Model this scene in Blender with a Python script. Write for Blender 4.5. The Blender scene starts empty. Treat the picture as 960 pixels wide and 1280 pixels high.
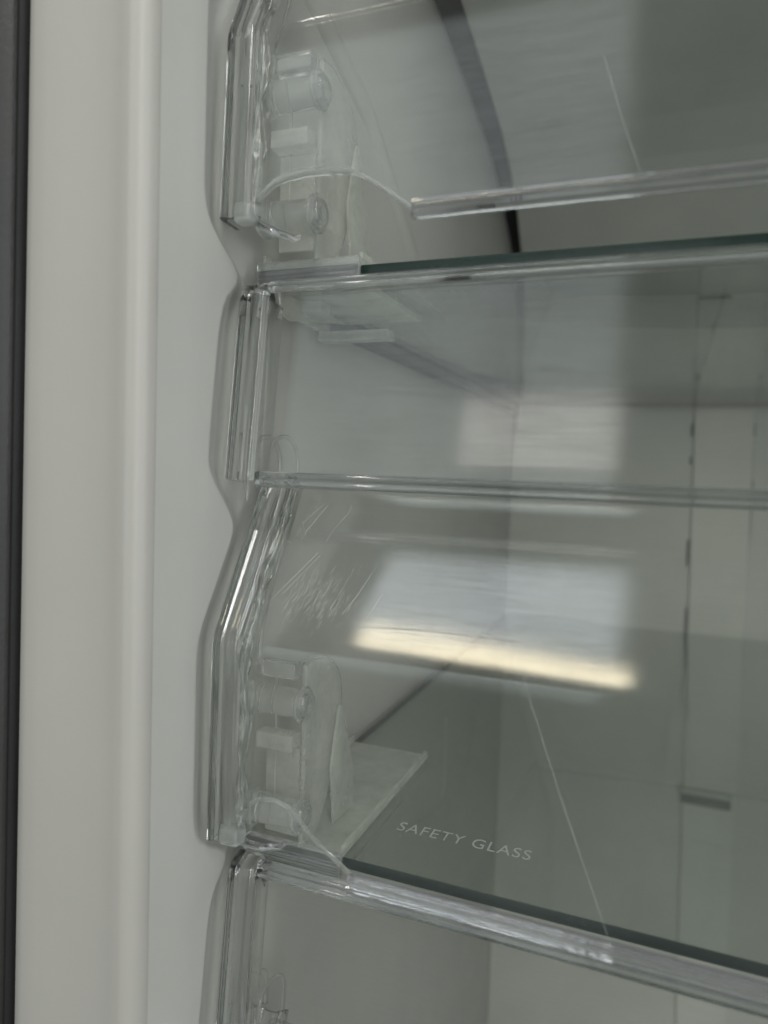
import bpy, bmesh, math, random
from mathutils import Vector, Matrix, noise
R = math.radians
random.seed(4)
SC = bpy.context.scene
COL = SC.collection

# ------------------------------------------------------------------ camera
cam = bpy.data.cameras.new('camera')
cam.lens = 25.03; cam.sensor_width = 36; cam.clip_start = 0.005; cam.clip_end = 60
camo = bpy.data.objects.new('camera', cam); COL.objects.link(camo)
yaw, pitch, roll = R(21.52), R(-3.40), R(1.93)
Fw = Vector((-math.sin(yaw)*math.cos(pitch), math.cos(yaw)*math.cos(pitch), math.sin(pitch)))
r0 = Vector((math.cos(yaw), math.sin(yaw), 0)); u0 = r0.cross(Fw)
Rt = r0*math.cos(roll)+u0*math.sin(roll); Up = u0*math.cos(roll)-r0*math.sin(roll)
M = Matrix((Rt, Up, -Fw)).transposed().to_4x4(); M.translation = Vector((.17, 0, 0))
camo.matrix_world = M
cam.dof.use_dof = True; cam.dof.focus_distance = 0.32; cam.dof.aperture_fstop = 5.6
SC.camera = camo

# ------------------------------------------------------------------ world + lamps
W = bpy.data.worlds.new('World'); SC.world = W; W.use_nodes = True
bg = W.node_tree.nodes['Background']; bg.inputs[0].default_value = (.97, .99, .98, 1); bg.inputs[1].default_value = .15

def area(name, c, sx, sz, rad, col, tilt=0):
    """upright lamp facing +y (into the cabinet); rad = radiance"""
    l = bpy.data.lights.new(name, 'AREA'); l.shape = 'RECTANGLE'; l.size = sx; l.size_y = sz
    l.energy = rad*sx*sz*math.pi; l.color = col; l.normalize = True if hasattr(l, 'normalize') else None
    o = bpy.data.objects.new(name, l); COL.objects.link(o); o.location = c
    o.rotation_euler = (R(90+tilt), 0, 0)
    return o
area('shop_window_lamp', (-.61, -1.95, 2.36), 1.25, .62, 3.1, (.86, .94, 1.0))
w = area('warm_strip_lamp', (-.55, -1.93, 1.95), 1.25, .18, 11.0, (1.0, .88, .64)); w.rotation_euler = (R(90), R(4.2), 0)
area('bright_room_lamp', (-.90, -2.0, .45), 1.80, 2.3, 1.0, (.88, .98, 1.0))
area('warm_low_lamp', (-.255, -1.96, .53), .55, .29, 1.75, (1.0, .93, .85))
r = area('side_fill_lamp', (1.75, -.55, .55), .5, 2.0, 4.3, (.96, 1.0, .985)); r.rotation_euler = (R(90), 0, R(68))  # added light from the right, lifts the left wall
q = area('front_fill_lamp', (1.45, -1.7, .2), .42, 2.4, 3.4, (.96, 1.0, .98)); q.rotation_euler = (R(90), 0, R(34))  # added fill from the right front, brightens the back wall
t = area('tall_glint_lamp', (1.15, -1.7, .5), .05, 1.9, 34.0, (1.0, .98, .95)); t.rotation_euler = (R(90), 0, R(32))  # added tall source for vertical glints on rims and rods
h = area('high_glint_lamp', (.95, -1.15, 1.75), .2, 1.2, 24.0, (1.0, .99, .96)); h.rotation_euler = (R(38), 0, R(30))  # added source above right for glints on the clear plastic
l = area('sparkle_lamp', (-.75, -.35, 1.7), .09, .8, 45.0, (1.0, .97, .90)); l.rotation_euler = (R(12), R(-14), 0)  # added small bright source for sparkles on beads and pins

SC.view_settings.view_transform = 'Standard'; SC.view_settings.look = 'None'
SC.view_settings.exposure = 0; SC.view_settings.gamma = 1
SC.render.engine = 'CYCLES'
cy = SC.cycles
cy.use_denoising = True; cy.max_bounces = 20; cy.transmission_bounces = 18; cy.transparent_max_bounces = 32
cy.glossy_bounces = 6; cy.diffuse_bounces = 4; cy.caustics_reflective = True; cy.caustics_refractive = True
cy.sample_clamp_indirect = 6; cy.blur_glossy = .5

# ------------------------------------------------------------------ materials
def nt(name):
    m = bpy.data.materials.new(name); m.use_nodes = True
    n = m.node_tree; n.nodes.clear()
    out = n.nodes.new('ShaderNodeOutputMaterial')
    return m, n, out
def N(n, t, **k):
    x = n.nodes.new(t)
    for a, v in k.items():
        if a.startswith('i_'): x.inputs[a[2:].replace('_', ' ')].default_value = v
        else: setattr(x, a, v)
    return x
def mth(n, op, a, b=None, c=None):
    x = n.nodes.new('ShaderNodeMath'); x.operation = op
    for i, v in enumerate((a, b, c)):
        if v is None: continue
        if isinstance(v, (int, float)): x.inputs[i].default_value = v
        else: n.links.new(v, x.inputs[i])
    return x.outputs[0]
def coords(n, scale):
    tc = N(n, 'ShaderNodeTexCoord'); mp = N(n, 'ShaderNodeMapping'); mp.inputs['Scale'].default_value = scale
    n.links.new(tc.outputs['Object'], mp.inputs[0]); return mp.outputs[0]
def tex(n, scale, s=1., detail=4, rough=.6):
    t = N(n, 'ShaderNodeTexNoise'); t.inputs['Scale'].default_value = s; t.inputs['Detail'].default_value = detail
    t.inputs['Roughness'].default_value = rough
    n.links.new(coords(n, scale), t.inputs['Vector']); return t.outputs['Fac']
def rng(n, v, a, b, c, d):
    x = N(n, 'ShaderNodeMapRange'); n.links.new(v, x.inputs[0])
    for i, q in enumerate((a, b, c, d)): x.inputs[i+1].default_value = q
    return x.outputs[0]

def plastic(name, col, rough=.4, mottled=.06, bump=.0006, spec=.5, metal=0, scale=160):
    m, n, out = nt(name)
    p = N(n, 'ShaderNodeBsdfPrincipled')
    p.inputs['Roughness'].default_value = rough; p.inputs['Metallic'].default_value = metal
    p.inputs['Specular IOR Level'].default_value = spec
    f = tex(n, (1, 1, 1), 14, 6)
    mix = N(n, 'ShaderNodeMix', data_type='RGBA')
    n.links.new(rng(n, f, .3, .7, 0, 1), mix.inputs[0])
    mix.inputs[6].default_value = (*[c*(1-mottled) for c in col], 1); mix.inputs[7].default_value = (*[min(1, c*(1+mottled)) for c in col], 1)
    n.links.new(mix.outputs[2], p.inputs['Base Color'])
    b = N(n, 'ShaderNodeBump'); b.inputs['Strength'].default_value = .35; b.inputs['Distance'].default_value = bump
    n.links.new(tex(n, (1, 1, 1), scale, 3), b.inputs['Height']); n.links.new(b.outputs[0], p.inputs['Normal'])
    n.links.new(rng(n, tex(n, (1, 1, 1), 30, 5), .3, .7, rough-.06, rough+.06), p.inputs['Roughness'])
    n.links.new(p.outputs[0], out.inputs[0]); return m

def thin_clear(name, tint=(.965, .968, .96), haze=.014, gl=1.25, rough=.06, brushed=True):
    """clear sheet: transparent + mirror-like share rising to grazing + a breath of haze in the plastic"""
    m, n, out = nt(name)
    lw = N(n, 'ShaderNodeLayerWeight'); lw.inputs[0].default_value = .5
    p5 = mth(n, 'POWER', lw.outputs['Facing'], 4.0)
    fr = mth(n, 'ADD', mth(n, 'MULTIPLY', p5, .9), .042)
    if brushed:
        st = tex(n, (22, 520, 760), 2.0, 5, .75)          # hairline wiping marks run along x
        st2 = tex(n, (14, 14, 14), 1, 3)
        am = mth(n, 'ADD', rng(n, st, .36, .66, .62, 1.38), rng(n, st2, .3, .7, -.15, .15))
        fr = mth(n, 'MULTIPLY', fr, am)
    fr = mth(n, 'MINIMUM', mth(n, 'MULTIPLY', fr, gl), .95)
    t = N(n, 'ShaderNodeBsdfTransparent'); t.inputs[0].default_value = (*tint, 1)
    g = N(n, 'ShaderNodeBsdfGlossy'); g.inputs['Roughness'].default_value = rough
    if brushed:
        b = N(n, 'ShaderNodeBump'); b.inputs['Strength'].default_value = .05; b.inputs['Distance'].default_value = .0001
        n.links.new(st, b.inputs['Height']); n.links.new(b.outputs[0], g.inputs['Normal'])
        n.links.new(rng(n, tex(n, (9, 30, 30), 1, 4), .3, .7, rough*.6, rough*1.7), g.inputs['Roughness'])
    d = N(n, 'ShaderNodeBsdfDiffuse'); d.inputs[0].default_value = (.82, .86, .83, 1)
    tr = N(n, 'ShaderNodeBsdfTranslucent'); tr.inputs[0].default_value = (.82, .86, .83, 1)
    dt = N(n, 'ShaderNodeMixShader'); dt.inputs[0].default_value = .5
    n.links.new(d.outputs[0], dt.inputs[1]); n.links.new(tr.outputs[0], dt.inputs[2])
    hz = N(n, 'ShaderNodeMixShader')
    if brushed: n.links.new(rng(n, tex(n, (16, 16, 16), 1, 6, .65), .35, .75, haze*.6, haze*2.0), hz.inputs[0])
    else: hz.inputs[0].default_value = haze
    n.links.new(t.outputs[0], hz.inputs[1]); n.links.new(dt.outputs[0], hz.inputs[2])
    mx = N(n, 'ShaderNodeMixShader'); n.links.new(fr, mx.inputs[0])
    n.links.new(hz.outputs[0], mx.inputs[1]); n.links.new(g.outputs[0], mx.inputs[2])
    n.links.new(mx.outputs[0], out.inputs[0]); return m

def solid_clear(name, col=(.98, .985, .98), rough=.0, milk=0., through=.55, milkcol=(.80, .82, .74), ior=1.49, wav=0.):
    m, n, out = nt(name)
    g = N(n, 'ShaderNodeBsdfGlass'); g.inputs[0].default_value = (*col, 1); g.inputs['Roughness'].default_value = rough
    g.inputs['IOR'].default_value = ior
    if wav:
        b = N(n, 'ShaderNodeBump'); b.inputs['Strength'].default_value = wav; b.inputs['Distance'].default_value = .001
        n.links.new(tex(n, (160, 160, 60), 1, 2), b.inputs['Height']); n.links.new(b.outputs[0], g.inputs['Normal'])
    s = g
    if milk:
        d = N(n, 'ShaderNodeBsdfDiffuse'); d.inputs[0].default_value = (*milkcol, 1)
        tr = N(n, 'ShaderNodeBsdfTranslucent'); tr.inputs[0].default_value = (*milkcol, 1)
        dt = N(n, 'ShaderNodeMixShader'); dt.inputs[0].default_value = .5
        n.links.new(d.outputs[0], dt.inputs[1]); n.links.new(tr.outputs[0], dt.inputs[2])
        tp = N(n, 'ShaderNodeBsdfTransparent'); tp.inputs[0].default_value = (.96, .97, .94, 1)
        s0 = N(n, 'ShaderNodeMixShader'); s0.inputs[0].default_value = through
        n.links.new(g.outputs[0], s0.inputs[1]); n.links.new(tp.outputs[0], s0.inputs[2])
        s = N(n, 'ShaderNodeMixShader'); s.inputs[0].default_value = milk
        n.links.new(rng(n, tex(n, (40, 40, 40), 1, 4), .3, .7, milk*.7, milk*1.3), s.inputs[0])
        n.links.new(s0.outputs[0], s.inputs[1]); n.links.new(dt.outputs[0], s.inputs[2])
    n.links.new(s.outputs[0], out.inputs[0]); return m

M_liner = plastic('liner_plastic', (.368, .361, .335), .40, .02, .0002)
M_wall = plastic('wall_plastic', (.455, .457, .434), .38, .03, .0002)
M_back = plastic('back_plastic', (.54, .55, .52), .35, .04, .0002)
M_outer = plastic('painted_steel', (.033, .033, .032), .42, .12, .0006, scale=420)
M_black = plastic('black_gap', (.012, .013, .013), .6, .1)
M_panel = thin_clear('clear_panel')
M_glass = thin_clear('shelf_glass', (.85, .88, .86), .01, 1.0, .02, False)
M_edge = plastic('glass_edge', (.012, .026, .022), .25, .15, spec=.3)
M_rim = solid_clear('clear_rim', milk=.025, through=.0, milkcol=(.93, .96, .97))
M_lip = solid_clear('clear_lip', (.955, .96, .97), rough=.0, milk=.02, through=.0, milkcol=(.82, .83, .85))
M_pin = solid_clear('clear_pin', rough=.01, milk=.15, through=.0, milkcol=(.9, .92, .91))
M_milk = solid_clear('milky_plastic', rough=.08, milk=.31, through=.4, milkcol=(.87, .89, .85))
M_frost = solid_clear('frosted_edge', rough=.25, milk=.5, milkcol=(.85, .87, .86))
M_frostc = solid_clear('frosted_clear', rough=.05, milk=.17, through=.0, milkcol=(.85, .87, .86))
M_grey = plastic('dark_grey_plastic', (.09, .10, .10), .5, .1)
M_duct = plastic('duct_plastic', (.59, .60, .56), .35, .03, .0002)
M_lipb = solid_clear('clear_lip_band', (.93, .935, .945), rough=.01, milk=.06, through=.05, milkcol=(.80, .81, .82), wav=.12)
M_print = plastic('white_print', (.44, .47, .45), .6, .2)
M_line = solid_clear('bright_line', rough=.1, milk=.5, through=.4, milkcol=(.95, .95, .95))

# ------------------------------------------------------------------ mesh helpers
def link(name, bm, mat, parent=None, smooth=True, angle=35):
    me = bpy.data.meshes.new(name)
    bmesh.ops.recalc_face_normals(bm, faces=bm.faces)
    bm.to_mesh(me); bm.free()
    mats = mat if isinstance(mat, (list, tuple)) else [mat]
    for m in mats: me.materials.append(m)
    if smooth:
        me.polygons.foreach_set('use_smooth', [True]*len(me.polygons))
        me.set_sharp_from_angle(angle=R(angle))
    o = bpy.data.objects.new(name, me); COL.objects.link(o)
    if parent: o.parent = parent; o.matrix_parent_inverse = Matrix.Translation(-parent.location) if parent.type == 'EMPTY' else parent_inv(parent)
    return o
def parent_inv(p):
    q = p
    while q and q.type != 'EMPTY': q = q.parent
    return Matrix.Translation((0, 0, 0))
def thing(name, loc, label, cat, group=None):
    o = bpy.data.objects.new(name, None); COL.objects.link(o); o.location = loc; o.empty_display_size = .02
    o['label'] = label; o['category'] = cat
    if group: o['group'] = group
    return o
def fillet(pts, rads, seg=6):
    """2D polyline with rounded corners"""
    out = [Vector(pts[0])]
    for i in range(1, len(pts)-1):
        a, b, c = Vector(pts[i-1]), Vector(pts[i]), Vector(pts[i+1])
        r = rads[i-1] if isinstance(rads, (list, tuple)) else rads
        u, v = (a-b), (c-b); lu, lv = u.length, v.length; u.normalize(); v.normalize()
        ang = math.acos(max(-1, min(1, u.dot(v))))
        if r <= 0 or abs(ang-math.pi) < .02: out.append(b); continue
        t = min(r/math.tan(ang/2), lu*.49, lv*.49); rr = t*math.tan(ang/2)
        cen = b+(u+v).normalized()*(rr/math.sin(ang/2))
        p0, p1 = b+u*t, b+v*t
        a0 = math.atan2(*(p0-cen).yx); a1 = math.atan2(*(p1-cen).yx)
        d = (a1-a0+math.pi) % (2*math.pi)-math.pi
        for k in range(seg+1):
            q = a0+d*k/seg; out.append(cen+Vector((math.cos(q), math.sin(q)))*rr)
    out.append(Vector(pts[-1])); return out
def dense(pts, step):
    out = [pts[0]]
    for a, b in zip(pts, pts[1:]):
        k = max(1, int((b-a).length/step))
        for i in range(1, k+1): out.append(a.lerp(b, i/k))
    return out
def normals2(pts, side=1):
    ns = []
    for i in range(len(pts)):
        a = pts[max(0, i-1)]; b = pts[min(len(pts)-1, i+1)]
        t = (b-a).normalized(); ns.append(Vector((-t.y, t.x))*side)
    return ns
def sweep_yz(path, sect, side=1, close_ends=True, wob=0., mat_i=0, bm=None):
    """closed cross-section [(x, depth)] carried along a y-z path; depth goes along the path's normal"""
    bm = bm or bmesh.new(); ns = normals2(path, side); rings = []
    for i, (p, nn) in enumerate(zip(path, ns)):
        ring = []
        for j, (x, d) in enumerate(sect):
            w = 0
            if wob and 5 <= j <= 14: w = wob*noise.noise(Vector((j*.2, p.y*45+p.x*20, 3.1)))
            q = p+nn*(d+w*.6); ring.append(bm.verts.new((x+w, q.x, q.y)))
        rings.append(ring)
    m = len(sect)
    for a, b in zip(rings, rings[1:]):
        for j in range(m):
            bm.faces.new((a[j], a[(j+1) % m], b[(j+1) % m], b[j]))
    if close_ends:
        bm.faces.new(rings[0]); bm.faces.new(rings[-1])
    return bm
def tube(pts, r, seg=8, bm=None, caps=True):
    bm = bm or bmesh.new(); rings = []
    pts = [Vector(p) for p in pts]
    for i, p in enumerate(pts):
        t = (pts[min(i+1, len(pts)-1)]-pts[max(i-1, 0)]).normalized()
        a = t.orthogonal() if i == 0 else (prev-t*prev.dot(t))
        a.normalize(); prev = a.copy(); b = t.cross(a)
        rr = r(i) if callable(r) else r
        rings.append([bm.verts.new(p+(a*math.cos(2*math.pi*k/seg)+b*math.sin(2*math.pi*k/seg))*rr) for k in range(seg)])
    for A, B in zip(rings, rings[1:]):
        for k in range(seg): bm.faces.new((A[k], A[(k+1) % seg], B[(k+1) % seg], B[k]))
    if caps: bm.faces.new(rings[0]); bm.faces.new(rings[-1])
    return bm
def lathe_x(prof, y, z, seg=28, bm=None):
    """profile [(x, r)] closed loop turned about an axis along x through (y, z)"""
    bm = bm or bmesh.new(); rings = []
    for x, r in prof:
        if r < 1e-6: rings.append([bm.verts.new((x, y, z))])
        else: rings.append([bm.verts.new((x, y+r*math.cos(2*math.pi*k/seg), z+r*math.sin(2*math.pi*k/seg))) for k in range(seg)])
    for A, B in zip(rings, rings[1:]):
        for k in range(seg):
            k2 = (k+1) % seg
            if len(A) == 1 and len(B) == 1: continue
            if len(A) == 1: bm.faces.new((A[0], B[k], B[k2]))
            elif len(B) == 1: bm.faces.new((A[k], A[k2], B[0]))
            else: bm.faces.new((A[k], A[k2], B[k2], B[k]))
    return bm
def box(x0, x1, y0, y1, z0, z1, bev=0., bm=None, seg=3):
    own = bm is None; bm = bm or bmesh.new()
    v = [bm.verts.new((x, y, z)) for x in (x0, x1) for y in (y0, y1) for z in (z0, z1)]
    fs = [bm.faces.new([v[i] for i in q]) for q in ((0, 1, 3, 2), (4, 6, 7, 5), (0, 4, 5, 1), (2, 3, 7, 6), (0, 2, 6, 4), (1, 5, 7, 3))]
    if bev and own: bmesh.ops.bevel(bm, geom=list(bm.edges), offset=bev, segments=seg, profile=.5, affect='EDGES')
    return bm
def plate_x(poly, x0, x1, bev=.0006):
    """flat plate of outline poly[(y, z)] between two x"""
    bm = bmesh.new()
    a = [bm.verts.new((x0, p[0], p[1])) for p in poly]; b = [bm.verts.new((x1, p[0], p[1])) for p in poly]
    bm.faces.new(a); bm.faces.new(list(reversed(b)))
    for i in range(len(poly)): j = (i+1) % len(poly); bm.faces.new((a[i], b[i], b[j], a[j]))
    if bev: bmesh.ops.bevel(bm, geom=list(bm.edges), offset=bev, segments=2, profile=.5, affect='EDGES')
    return bm
def lerp_tab(tab, v):
    if v <= tab[0][0]: return tab[0][1]
    for (a, x), (b, y) in zip(tab, tab[1:]):
        if v <= b:
            t = (v-a)/(b-a); return x+(y-x)*t
    return tab[-1][1]

# ================================================================== the refrigerator cabinet
XR, ZB, ZT, YB = .60, -.74, .52, .846
P = .249                                   # shelf spacing
fridge = thing('refrigerator', (0, .2, ZB), 'pale grey refrigerator cabinet seen from inside, with recesses moulded in its left wall', 'refrigerator')
fo = fridge
def fpart(name, bm, mat, parent=None, **k):
    o = link(name, bm, mat, None, **k)
    p = parent or fo; o.parent = p
    o.matrix_parent_inverse = (Matrix.Translation(-fo.location) if p is fo else Matrix.Identity(4))
    return o
def edge_x(z): return -.0598+.0165*(z+.02)
# painted outer shell edge, its black seam, the front flange with the rounded ridge
bm = bmesh.new()
zs = [ZB+i*(ZT-ZB)/24 for i in range(25)]
def strip(sec):
    bm = bmesh.new(); rows = [[bm.verts.new((x+(edge_x(z)+.0552)*wt, y, z)) for x, y, wt in sec] for z in zs]
    for A, B in zip(rows, rows[1:]):
        for a, b, c, d in zip(A, A[1:], B[1:], B): bm.faces.new((a, b, c, d))
    return bm
fpart('outer_panel', strip([(-.0602, .235, 1), (-.0602, .2035, 1), (-.0612, .2012, 1), (-.0632, .2002, 1), (-.075, .2, 1), (-.10, .2005, 1), (-.102, .203, 1), (-.102, .6, 1)]), M_outer)
fpart('edge_seam', strip([(-.0603, .212, 1), (-.0598, .2035, 1), (-.0589, .2018, 1), (-.0580, .2015, 1), (-.0574, .203, 1), (-.0568, .208, 1), (-.056, .212, 1)]), M_black)
fl = [(-.0566, .214, 1), (-.0562, .2075, 1), (-.0550, .2035, 1), (-.0528, .2014, 1), (-.049, .2003, .9), (-.043, .2001, .8), (-.036, .2004, .6), (-.026, .2008, .5), (-.017, .2008, .3), (-.0115, .2002, .1)]
for k in range(9):
    a = R(90*k/8); fl.append((-.0075+.0075*math.sin(a), .2067-.0075*math.cos(a), 0))

fpart('front_flange', strip(fl), M_liner, angle=80)

# recess outline of the left wall, repeated at each shelf
OUT = [(-.1632, .252), (-.158, .2405), (-.150, .2358), (-.1427, .2347), (-.0760, .2350), (-.0665, .2375), (-.0300, .2590), (-.0255, .2597), (-.021, .2570), (-.004, .2417), (.0006, .2402), (.006, .2405), (.055, .2460), (.066, .2490), (.073, .2550), (.0765, .2620)]
def outline(z):
    k = math.floor((z+.1650)/P); zz = z-k*P
    if k >= 1: zz = min(zz, 9) ; zz = zz-.003*max(0, min(1, (zz+.14)/.03))*(1 if zz < -.05 else 0)
    if zz > .0765:
        return .262-.010*(zz-.0765)/(P-.1650-.0765+.0018)
    return lerp_tab(OUT, zz)
zr = [ZB+i*.0035 for i in range(int((ZT-ZB)/.0035)+1)]
def sm_out(z): return sum(outline(z+d) for d in (-.004, -.002, 0, .002, .004))/5
bm = bmesh.new(); rows = []
for z in zr:
    c = sm_out(z)
    sec = [(0, .2068), (0, .2155), (.0, .224), (0, c-.0030), (-.0003, c-.0014), (-.0012, c+.0004), (-.0026, c+.0030), (-.0040, c+.0062), (-.0052, c+.0094), (-.0058, c+.0125), (-.0056, c+.016), (-.0040, c+.024), (-.003, c+.034), (-.003, .31), (-.003, .40), (-.003, .6), (-.003, .90)]
    rows.append([bm.verts.new((x, y, z)) for x, y in sec])
for A, B in zip(rows, rows[1:]):
    for a, b, c, d in zip(A, A[1:], B[1:], B): bm.faces.new((a, b, c, d))
fpart('side_wall', bm, M_wall, angle=80)
# back wall: flat low down, leaning forward over the upper shelf; a dark gap at its left edge
prof = [(YB, ZB), (YB, -.40), (YB, -.2), (YB, -.05), (YB, .06), (YB, .10), (.843, .15), (.832, .19), (.812, .219), (.786, .242), (.742, .269), (.698, .289), (.65, .303), (.603, .312), (.55, .320), (.49, .3285), (.42, .338), (.35, .352), (.29, .38), (.27, .43), (.262, ZT)]
prof = dense(fillet(prof, .03, 3), .03)
GAP = [(-.2, -.0028), (.03, -.0028), (.065, .0005), (.09, .004), (.16, .007), (.242, .0095), (.3285, .019), (.4, .022)]
bm = bmesh.new(); rows = []
for p, nn in zip(prof, normals2(prof, 1)):
    g = lerp_tab(GAP, p.y); row = []
    for x, d in [(g, .012), (g, .0015), (g+.0012, .0003)]+[(g+(XR-g)*t, 0) for t in (.05, .3, .5, .7, 1.0)]:
        q = p-nn*d; row.append(bm.verts.new((x, q.x, q.y)))
    rows.append(row)
for A, B in zip(rows, rows[1:]):
    for a, b, c, d in zip(A, A[1:], B[1:], B): bm.faces.new((a, b, c, d))
bw = fpart('back_wall', bm, M_back, angle=40)
bm = bmesh.new()                                                    # black sheet in the gap between side wall and rear panel
rows = []
for p, nn in zip(prof, normals2(prof, 1)):
    q = p-nn*.010; rows.append([bm.verts.new((x, q.x, q.y)) for x in (-.0029, .03)])
for A, B in zip(rows, rows[1:]): bm.faces.new((A[0], A[1], B[1], B[0]))
fpart('panel_gap', bm, M_black)
# ribs moulded in the side wall
def rib(pts, r, flat):
    b = tube([(0, y, z) for y, z in dense(fillet(pts, .03, 5), .01)], r, 10)
    for v in b.verts: v.co.x = v.co.x*flat-.0033
    fpart('wall_rib', b, M_wall, angle=80)
rib([(.265, .243), (.3228, .2283), (.3971, .2051), (.4844, .1459), (.56, .084)], .0095, .24)
rib([(.6082, -.22), (.6082, -.2521), (.6147, -.2993), (.5662, -.2938), (.4948, -.2757)], .0022, .7)
# air duct cover down the back wall
duct = bmesh.new()
def duct_x(z): t = (.196-z)/.66; return .1915+.0165*t, .2512+.0095*t
rows = []
for p, nn in zip(prof, normals2(prof, 1)):
    if not -.73 < p.y < .235: continue
    a, b = duct_x(p.y); row = []
    for x, d in ((a, .0002), (a, .0032), (a+.0008, .004), (b-.0008, .004), (b, .0032), (b, .0002)):
        q = p+nn*d; row.append(duct.verts.new((x, q.x, q.y)))
    rows.append(row)
for A, B in zip(rows, rows[1:]):
    for q in range(5): duct.faces.new((A[q], A[q+1], B[q+1], B[q]))
du = fpart('duct_cover', duct, M_duct)
fpart('air_slot', box(.2035, .2535, YB-.0052, YB-.0041, -.3570, -.3435, .0006), M_grey, du)
fpart('slot_hood', box(.2025, .2545, YB-.012, YB-.0043, -.3434, -.3395, .0008), M_back, du)
fpart('air_slot', box(.1915, .2225, .825, .8285, .1890, .1950, .0006), M_black, bw)
for x, z0, z1 in ((.1925, .1051, .1333), (.1938, .0476, .0605), (.1943, .0173, .0243), (.1966, -.0934, -.0654), (.1985, -.2472, -.1406), (.2527, .1109, .1441), (.2540, .0484, .0610), (.2550, -.0742, .0021)):
    w_ = .0009 if z1-z0 < .04 else .0005
    fpart('seam_gap', box(x-w_, x-.0001, YB-.0034, YB-.0002, z0, z1), M_black, du)
for n_, b in (('right_wall', (XR, XR+.004, .2, YB+.02, ZB, ZT)), ('floor_panel', (-.004, XR, .2, YB+.02, ZB-.004, ZB)), ('top_panel', (-.004, XR, .2, YB+.02, ZT, ZT+.004))):
    fpart(n_, box(*b), M_wall, smooth=False)

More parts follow.
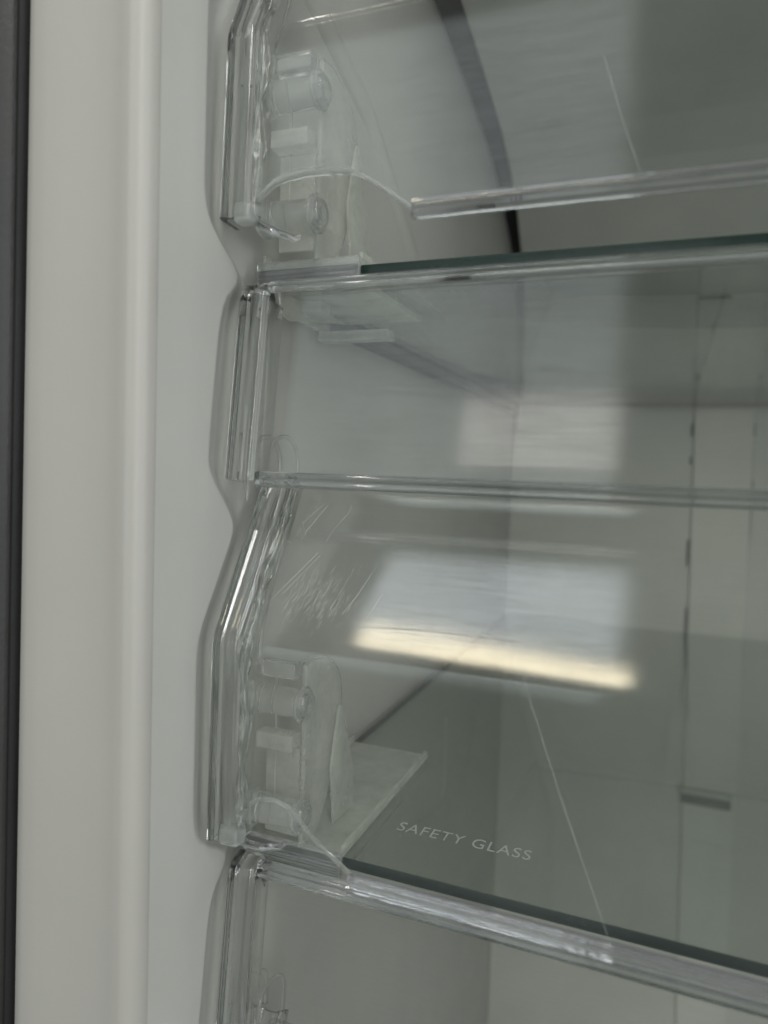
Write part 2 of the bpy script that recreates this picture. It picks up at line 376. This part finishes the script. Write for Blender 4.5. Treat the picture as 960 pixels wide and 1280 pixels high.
# ================================================================== glass shelves with their end brackets
GRP = 'glass shelves on the cabinet walls'
def glass_shelf(zt, label, T, txt_y, txt_x):
    zb = zt-.005
    root = thing('glass_shelf', (.25, .27, zb), label, 'shelf', GRP)
    Mi = Matrix.Translation(-root.location)
    def part(name, bm, mat, parent=None, **k):
        o = link(name, bm, mat, None, **k); o.parent = parent or root
        o.matrix_parent_inverse = Mi if parent is None else Matrix.Identity(4)
        return o
    # pane: large faces are clear green tinted, the cut edges dark
    bm = box(.0010, XR-.002, .2702, .836, zb, zt, .0006)
    bm.normal_update()
    for f in bm.faces: f.material_index = 0 if abs(f.normal.z) > .9 or (not T and f.normal.y > .5) else 1
    part('glass_pane', bm, [M_glass, M_edge])
    if T: part('edge_shade_strip', box(-.0029, .0075, .335, .836, zb-.0062, zb-.0004, .0008), M_grey)  # added dark strip standing for the shaded band under the glass edge
    # printing
    cu = bpy.data.curves.new('print', 'FONT'); cu.body = 'SAFETY GLASS'; cu.size = .0062; cu.space_character = 1.12
    ob = bpy.data.objects.new('tmp', cu); COL.objects.link(ob); bpy.context.view_layer.update()
    me = bpy.data.meshes.new_from_object(ob.evaluated_get(bpy.context.evaluated_depsgraph_get()))
    bpy.data.objects.remove(ob)
    b2 = bmesh.new(); b2.from_mesh(me)
    xs = [v.co.x for v in b2.verts]; wx = max(xs)-min(xs); ys = [v.co.y for v in b2.verts]; hy = max(ys)-min(ys)
    for v in b2.verts:
        v.co = Vector((txt_x[0]+(v.co.x-min(xs))/wx*(txt_x[1]-txt_x[0]), txt_y+(v.co.y)/hy*.0082, zt+.0002))
    part('lettering', b2, M_print, smooth=False)
    # moulded end cap that wraps the glass end
    s = zt
    cap = part('end_cap', box(.0032, .0505, .2685, .385, s+.0002, s+.0026, .0008), M_milk)
    part('cap_underside', box(.0032, .0505, .2685, .345, zb-.0030, zb-.0002, .0008), M_milk, cap)
    part('cap_front', box(.0030, .0508, .2660, .2684, zb-.0034, s+.0030, .0008), M_pin, cap)
    for k in range(3): part('cap_ridge', box(.0040, .0498, .2652, .2661, zb-.0015+k*.0022, zb-.0003+k*.0022), M_lip, cap)
    part('cap_rib', box(.0035, .0046, .27, .385, s+.0026, s+.0070, .0004), M_milk, cap)
    part('cap_rib', box(.0488, .0504, .270, .384, s+.0026, s+.0052, .0004), M_milk, cap)
    if T:
        part('cap_lug', box(.003, .041, .324, .334, zb-.0145, zb-.0098, .0008), M_milk, cap)
        part('lug_web', box(.003, .0055, .300, .334, zb-.0098, zb-.0030, .0006), M_milk, cap)
    part('cap_lug', box(.004, .022, .290, .300, zb-.0085, zb-.0030, .0012), M_milk, cap)
    hook = fillet([(.270, zb-.0032), (.2715, zb-.0120), (.280, zb-.0140), (.2968, zb-.0108), (.335, zb-.0045), (.342, zb-.0032)], [.003, .004, .006, .004], 4)
    part('hook_web', plate_x(hook, .0112, .0126, .0003), M_milk, cap)
    # upright bracket plate
    q = s+.0003
    poly = [(.2665, q+.002), (.2665, q+.0815), (.274, q+.0825), (.284, q+.081), (.2935, q+.0765), (.3005, q+.069), (.3035, q+.058), (.3025, q+.048), (.2985, q+.034), (.2895, q+.015), (.2815, q+.004), (.2795, q+.002)]
    pl = part('bracket_plate', plate_x(poly, .0300, .0322), M_milk)
    part('gusset', plate_x([(.2883, q+.003), (.2837, q+.031), (.2911, q+.058), (.2945, q+.056), (.3089, q+.0219), (.3099, q+.0088), (.3085, q+.003)], .0355, .0370), M_milk, pl)
    part('rim_bead', tube([(.0311, y, z) for y, z in poly[1:-1]], .0011), M_pin, pl)
    part('clip_bar', box(.0125, .0298, .2585, .2665, q+.0455, q+.0525, .0008), M_milk, pl)
    part('clip_bar', box(.0128, .0298, .2600, .2660, q+.0760, q+.0830, .0008), M_pin, pl)
    part('web', box(.0175, .0185, .2655, .2668, q+.012, q+.076, .0004), M_milk, pl)
    part('clip_wall', box(.0135, .0298, .2660, .2672, q+.006, q+.045, .0004), M_milk, pl)
    # the two clear pins that carry the guard
    for zz in (q+.0665, q+.0185):
        big = zz < q+.03
        r = .0068 if big else .0066; x1 = .0365
        prof_ = [(.0085, 0), (.0085, r*.55), (.0090, r*.75), (.0085, r*.95), (.0088, r*1.12), (.0102, r*1.18), (.0112, r*1.08), (.0118, r*.95), (.0300, r*.90), (x1-.001, r*.88), (x1, r*.78), (x1, r*.5), (x1-.004, r*.46), (x1-.0045, 0)]
        part('pin', lathe_x(prof_, .2610, zz, 32), M_pin, pl, angle=50)
        part('pin_collar', lathe_x([(.0328, r*.9), (.0328, r*1.12), (.0345, r*1.15), (.0352, r*1.0), (.0352, r*.9), (.0328, r*.9)], .2610, zz, 32), M_pin, pl)
    return root
glass_shelf(.083, 'upper glass shelf with dark green edge, clear bracket at its left end, seen from below', True, .3165, (.0650, .1190))
glass_shelf(-.166, 'lower glass shelf with white safety print and dark edge, seen from above', False, .3015, (.0624, .1239))

# ================================================================== clear moulded guards
def guard(z0, bend, top_pts, notch, zlip, lip_x, label, film, k=.5526, frost=True, off=(-.0025, -.0038)):
    root = thing('shelf_guard', (.25, .2425, z0), label, 'shelf guard', 'clear plastic guards in front of the shelves')
    Mi = Matrix.Translation(-root.location)
    def part(name, bm, mat, parent=None, **k):
        o = link(name, bm, mat, None, **k); o.parent = parent or root
        o.matrix_parent_inverse = Mi if parent is None else Matrix.Identity(4)
        return o
    yv = .2425; th = .0024
    ztop, yt, zm, ym = top_pts
    path = fillet([(yt+.011, ztop+.0012), (yt, ztop), (ym, zm), (yv+k*(zm-.0018-bend), zm-.0018), (yv, bend), (yv, bend-.012)], [.0035, .0022, .0030, .004], 7)
    path = dense(path, .006)
    # one continuous sheet; below the bend its lower edge follows the notch
    xs = sorted(set([.0145+(XR-.0145)*(i/40)**1.6 for i in range(41)]+[p[0] for p in notch]))
    bm = bmesh.new(); nrm = normals2(path, 1)
    s = 1 if nrm[0].x > 0 or True else 1
    def zb(x): return lerp_tab(notch, x)
    def col(x, d):
        c = []
        for p, nn in zip(path, normals2(path, 1)):
            q = p+nn*d; c.append(bm.verts.new((x, q.x, q.y)))
        zz = path[-1].y
        for k in range(1, 13):
            c.append(bm.verts.new((x, yv+d, zz+(zb(x)-zz)*k/12)))
        return c
    # normal of the path must point into the cabinet
    tst = normals2(path, 1)[len(path)//3*0+8]
    sg = 1
    outer = [col(x, 0) for x in xs]
    nr = normals2(path, 1)
    sgn = 1 if nr[-1].x > 0 else -1
    inner = [col(x, th) if sgn == 1 else col(x, th) for x in xs]
    for L in (outer, inner):
        for A, B in zip(L, L[1:]):
            for a, b, c, d in zip(A, A[1:], B[1:], B): bm.faces.new((a, b, c, d))
    for A, B in ((outer[0], inner[0]), (outer[-1], inner[-1])):
        for a, b, c, d in zip(A, A[1:], B[1:], B): bm.faces.new((a, b, c, d))
    for e in (0, -1):
        for i in range(len(xs)-1): bm.faces.new((outer[i][e], outer[i+1][e], inner[i+1][e], inner[i][e]))
    panel = part('front_panel', bm, M_panel, angle=60)
    # rims at the left end: hollow U channels, the lower one with a rounded top
    U = [(.0027, -.0004), (.0038, -.0014), (.0054, -.0015), (.0068, -.0005), (.0080, .0001), (.0092, -.0005), (.0108, -.0017), (.0134, -.0018), (.0152, -.0007), (.0160, .0010), (.0160, .0125), (.0150, .0132), (.0140, .0125), (.0138, .0028), (.0126, .0016), (.0052, .0015), (.0044, .0024), (.0042, .0118), (.0034, .0124), (.0025, .0118), (.0023, .0015)]
    up = [Vector((yt+.007, ztop+.002)), Vector((yt-.0010, ztop-.0005)), Vector((ym-.0032, zm-.001))]
    upath = dense(fillet([tuple(p) for p in up], .006, 6), .003)
    part('upper_rim', sweep_yz(upath, U, 1, wob=.0002), M_rim, angle=40)
    lp = [(.2780, zm+.0010), (yv+off[0], bend+.001), (yv+off[1], z0+.0030)]
    lpath = dense(fillet(lp, [.016], 7), .0025)
    part('lower_rim', sweep_yz(lpath, U, 1, wob=.0003), M_rim, angle=40)
    arch = [(.0045, .2600, zm-.010), (.0045, .2612, zm+.004)]+[(.0045, .2745-.0130*math.cos(R(a)), zm+.0065+.0115*math.sin(R(a))) for a in range(0, 181, 12)]+[(.0045, .2870, zm-.002), (.0045, .2800, zm-.018), (.0045, yv+.0170, bend+.004), (.0045, yv+.0150, bend-.012)]
    part('rim_arch', tube(arch, .0010, 10), M_rim, angle=80)
    arch2 = [(.0135, y+.0006, z) for x, y, z in arch[2:]]
    part('rim_arch', tube(arch2, .0009, 10), M_rim, angle=80)
    ib = [p for p in lpath if p.y < bend+.075]
    def wavy(k): return .0021+.0005*math.sin(ib[k].y*210+z0*9)+.0003*math.sin(ib[k].y*530)
    part('inner_bead', tube([(.0172+.0006*math.sin(p.y*170), p.x+.0022, p.y) for p in ib], wavy, 12), M_rim, angle=70)
    # frosted gate stub and hooked tongue under the corner
    part('corner_stub', box(.0085, .0170, yv-.0035, yv+.004, z0+.0010, z0+.0085, .0018), M_frost)
    part('tongue', tube([(.0130, yv+.001, z0+.0050), (.018, yv+.002, z0+.0010), (.0235, yv+.006, z0-.0015), (.028, yv+.011, z0-.0025), (.030, yv+.0125, z0-.0010)], lambda i: (.0016, .0018, .0017, .0015, .0011)[i], 10), M_lip)
    # bead along the notch
    npts = [(x, yv+.0012, zb(x)+.0004*noise.noise(Vector((x*190, z0*40, 0)))) for x in [notch[0][0]+(lip_x-notch[0][0])*i/40 for i in range(41)]]
    part('notch_edge', tube(npts, lambda i: .0009+.0008*math.sin(math.pi*min(1, i/26))+.00028*noise.noise(Vector((i*.55, 2.2, 0))), 10) if frost else tube(npts, .0009, 10), M_frostc if frost else M_pin)
    # bottom lip: folded ledge, thick edge
    sec = [(yv-.0003, zlip+.0040), (yv-.0012, zlip+.0034), (yv-.0014, zlip+.0024), (yv-.0006, zlip+.0016), (yv-.0008, zlip+.0012), (yv-.0018, zlip+.0004), (yv-.0020, zlip-.0014), (yv-.0012, zlip-.0026), (yv+.0004, zlip-.0028), (yv+.0030, zlip-.0022), (yv+.0036, zlip-.0010), (yv+.0030, zlip+.0026), (yv+.0026, zlip+.0040)]
    def ext(sec, x0, x1, n_=24, wob=.00012):
        bm = bmesh.new(); rings = []
        for i in range(n_+1):
            x = x0+(x1-x0)*i/n_
            rings.append([bm.verts.new((x, y+wob*noise.noise(Vector((x*90, j, 0))), z+wob*noise.noise(Vector((x*90, j, 7))))) for j, (y, z) in enumerate(sec)])
        m = len(sec)
        for A, B in zip(rings, rings[1:]):
            for j in range(m): bm.faces.new((A[j], A[(j+1) % m], B[(j+1) % m], B[j]))
        bm.faces.new(rings[0]); bm.faces.new(rings[-1]); return bm
    def ridge(y, z, r):                                             # rounded bead profile, from its top round to its underside
        return [(y-r*math.sin(R(t)), z+r*math.cos(R(t))) for t in range(0, 166, 15)]
    part('bottom_lip', ext(sec, lip_x, XR-.01, 60), M_lipb, angle=30)
    # raised bead under the upper section and along its top edge
    part('ledge_bead', ext(ridge(ym, zm+.0010, .0017)+ridge(ym, zm-.0022, .0015)+[(ym+.0026, zm-.0034), (ym+.0030, zm-.0022), (ym+.0028, zm+.0014), (ym+.0020, zm+.0024)], .016, XR-.01, 50, .00005), M_lip, angle=60)
    part('top_bead', ext(ridge(yt+.0016, ztop+.0016, .0014)+ridge(yt, ztop-.0012, .0015)+[(yt+.0020, ztop-.0016), (yt+.0040, ztop+.0006), (yt+.0050, ztop+.0024)], .016, XR-.01, 50, .00005), M_lip, angle=60)
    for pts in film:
        part('film_edge', tube(pts, .00007 if len(pts) == 3 and min(p[1] for p in pts) > .2435 else .00016 if min(p[1] for p in pts) > .243 else .00005, 5), M_grey if min(p[1] for p in pts) > .243 else M_line)
    return root
STREAKS = [[(.0269, .2688, -.0243), (.0347, .2738, -.0153)], [(.0295, .2671, -.0274), (.0364, .2735, -.0159)], [(.0401, .2654, -.0306), (.0422, .2683, -.0254), (.0473, .2723, -.018), (.0473, .2738, -.0154)], [(.0253, .2541, -.0509), (.0378, .2629, -.0352)], [(.0266, .2534, -.0523), (.0389, .2622, -.0363)], [(.055, .2508, -.057), (.0592, .2545, -.0503), (.0636, .2596, -.0411)], [(.0653, .2504, -.0577), (.0701, .2557, -.0482)], [(.0694, .25, -.0584), (.0697, .2522, -.0545), (.0713, .2545, -.0503)], [(.0206, .2654, -.0306), (.0242, .2644, -.0323)], [(.0265, .2696, -.023), (.0299, .2664, -.0287)], [(.0202, .2506, -.0574), (.0253, .2541, -.0509)]]  # streaks drawn as thin pale lines on the slope
def streaks_scuffs(root):
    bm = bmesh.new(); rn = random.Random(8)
    for L in STREAKS: tube([(x, y-.0002, z) for x, y, z in L], rn.uniform(.00004, .00008), 5, bm)
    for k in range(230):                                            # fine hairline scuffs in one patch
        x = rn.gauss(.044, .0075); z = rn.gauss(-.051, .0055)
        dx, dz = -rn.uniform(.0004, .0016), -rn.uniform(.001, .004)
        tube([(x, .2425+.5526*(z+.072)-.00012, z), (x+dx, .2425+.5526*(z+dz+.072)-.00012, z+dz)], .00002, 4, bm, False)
    o = link('streak_scuff_marks', bm, M_line); o.parent = root; o.matrix_parent_inverse = Matrix.Translation(-root.location); o['kind'] = 'stuff'
def on_slope(x, z, bend, zm): return (x, .2425+.5526*(z-bend)-.0003, z)
nT = [(.0145, .0985), (.018, .1035), (.0238, .1082), (.030, .1099), (.0375, .1106), (.046, .1104), (.0573, .1086), (.064, .1050), (.0702, .1009), (.076, .0965), (.0812, .0926), (.51, .0926)]
nM = [(.0145, -.1440), (.018, -.1385), (.024, -.1345), (.031, -.1335), (.038, -.1355), (.044, -.1410), (.047, -.1440), (.055, -.1495), (.0646, -.1556), (.51, -.1560)]
nB = [(a, b-P) for a, b in nM]
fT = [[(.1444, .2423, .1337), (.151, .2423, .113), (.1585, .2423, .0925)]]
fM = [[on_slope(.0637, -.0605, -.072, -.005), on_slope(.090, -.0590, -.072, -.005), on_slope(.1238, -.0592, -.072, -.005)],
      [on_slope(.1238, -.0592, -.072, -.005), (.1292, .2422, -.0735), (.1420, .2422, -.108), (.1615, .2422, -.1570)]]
guard(.0925, .1655, (.0735+P, .2560, -.005+P, .2493), nT, .0920, .0812, 'clear plastic shelf guard whose notched bottom edge hangs above the upper glass shelf', fT, k=.40, off=(0, -.003))
mid = guard(-.1560, -.0720, (.0725, .2560, -.005, .2493), nM, -.1600, .0646, 'clear plastic shelf guard spanning from the upper glass shelf down to the lower one', fM, frost=False)
guard(-.1560-P, -.0720-P, (.0725-P+.004, .2560, -.005-P, .2493), nB, -.1600-P, .0646, 'clear plastic shelf guard at the bottom of the photo, below the lower glass shelf', [], frost=False)
streaks_scuffs(mid)
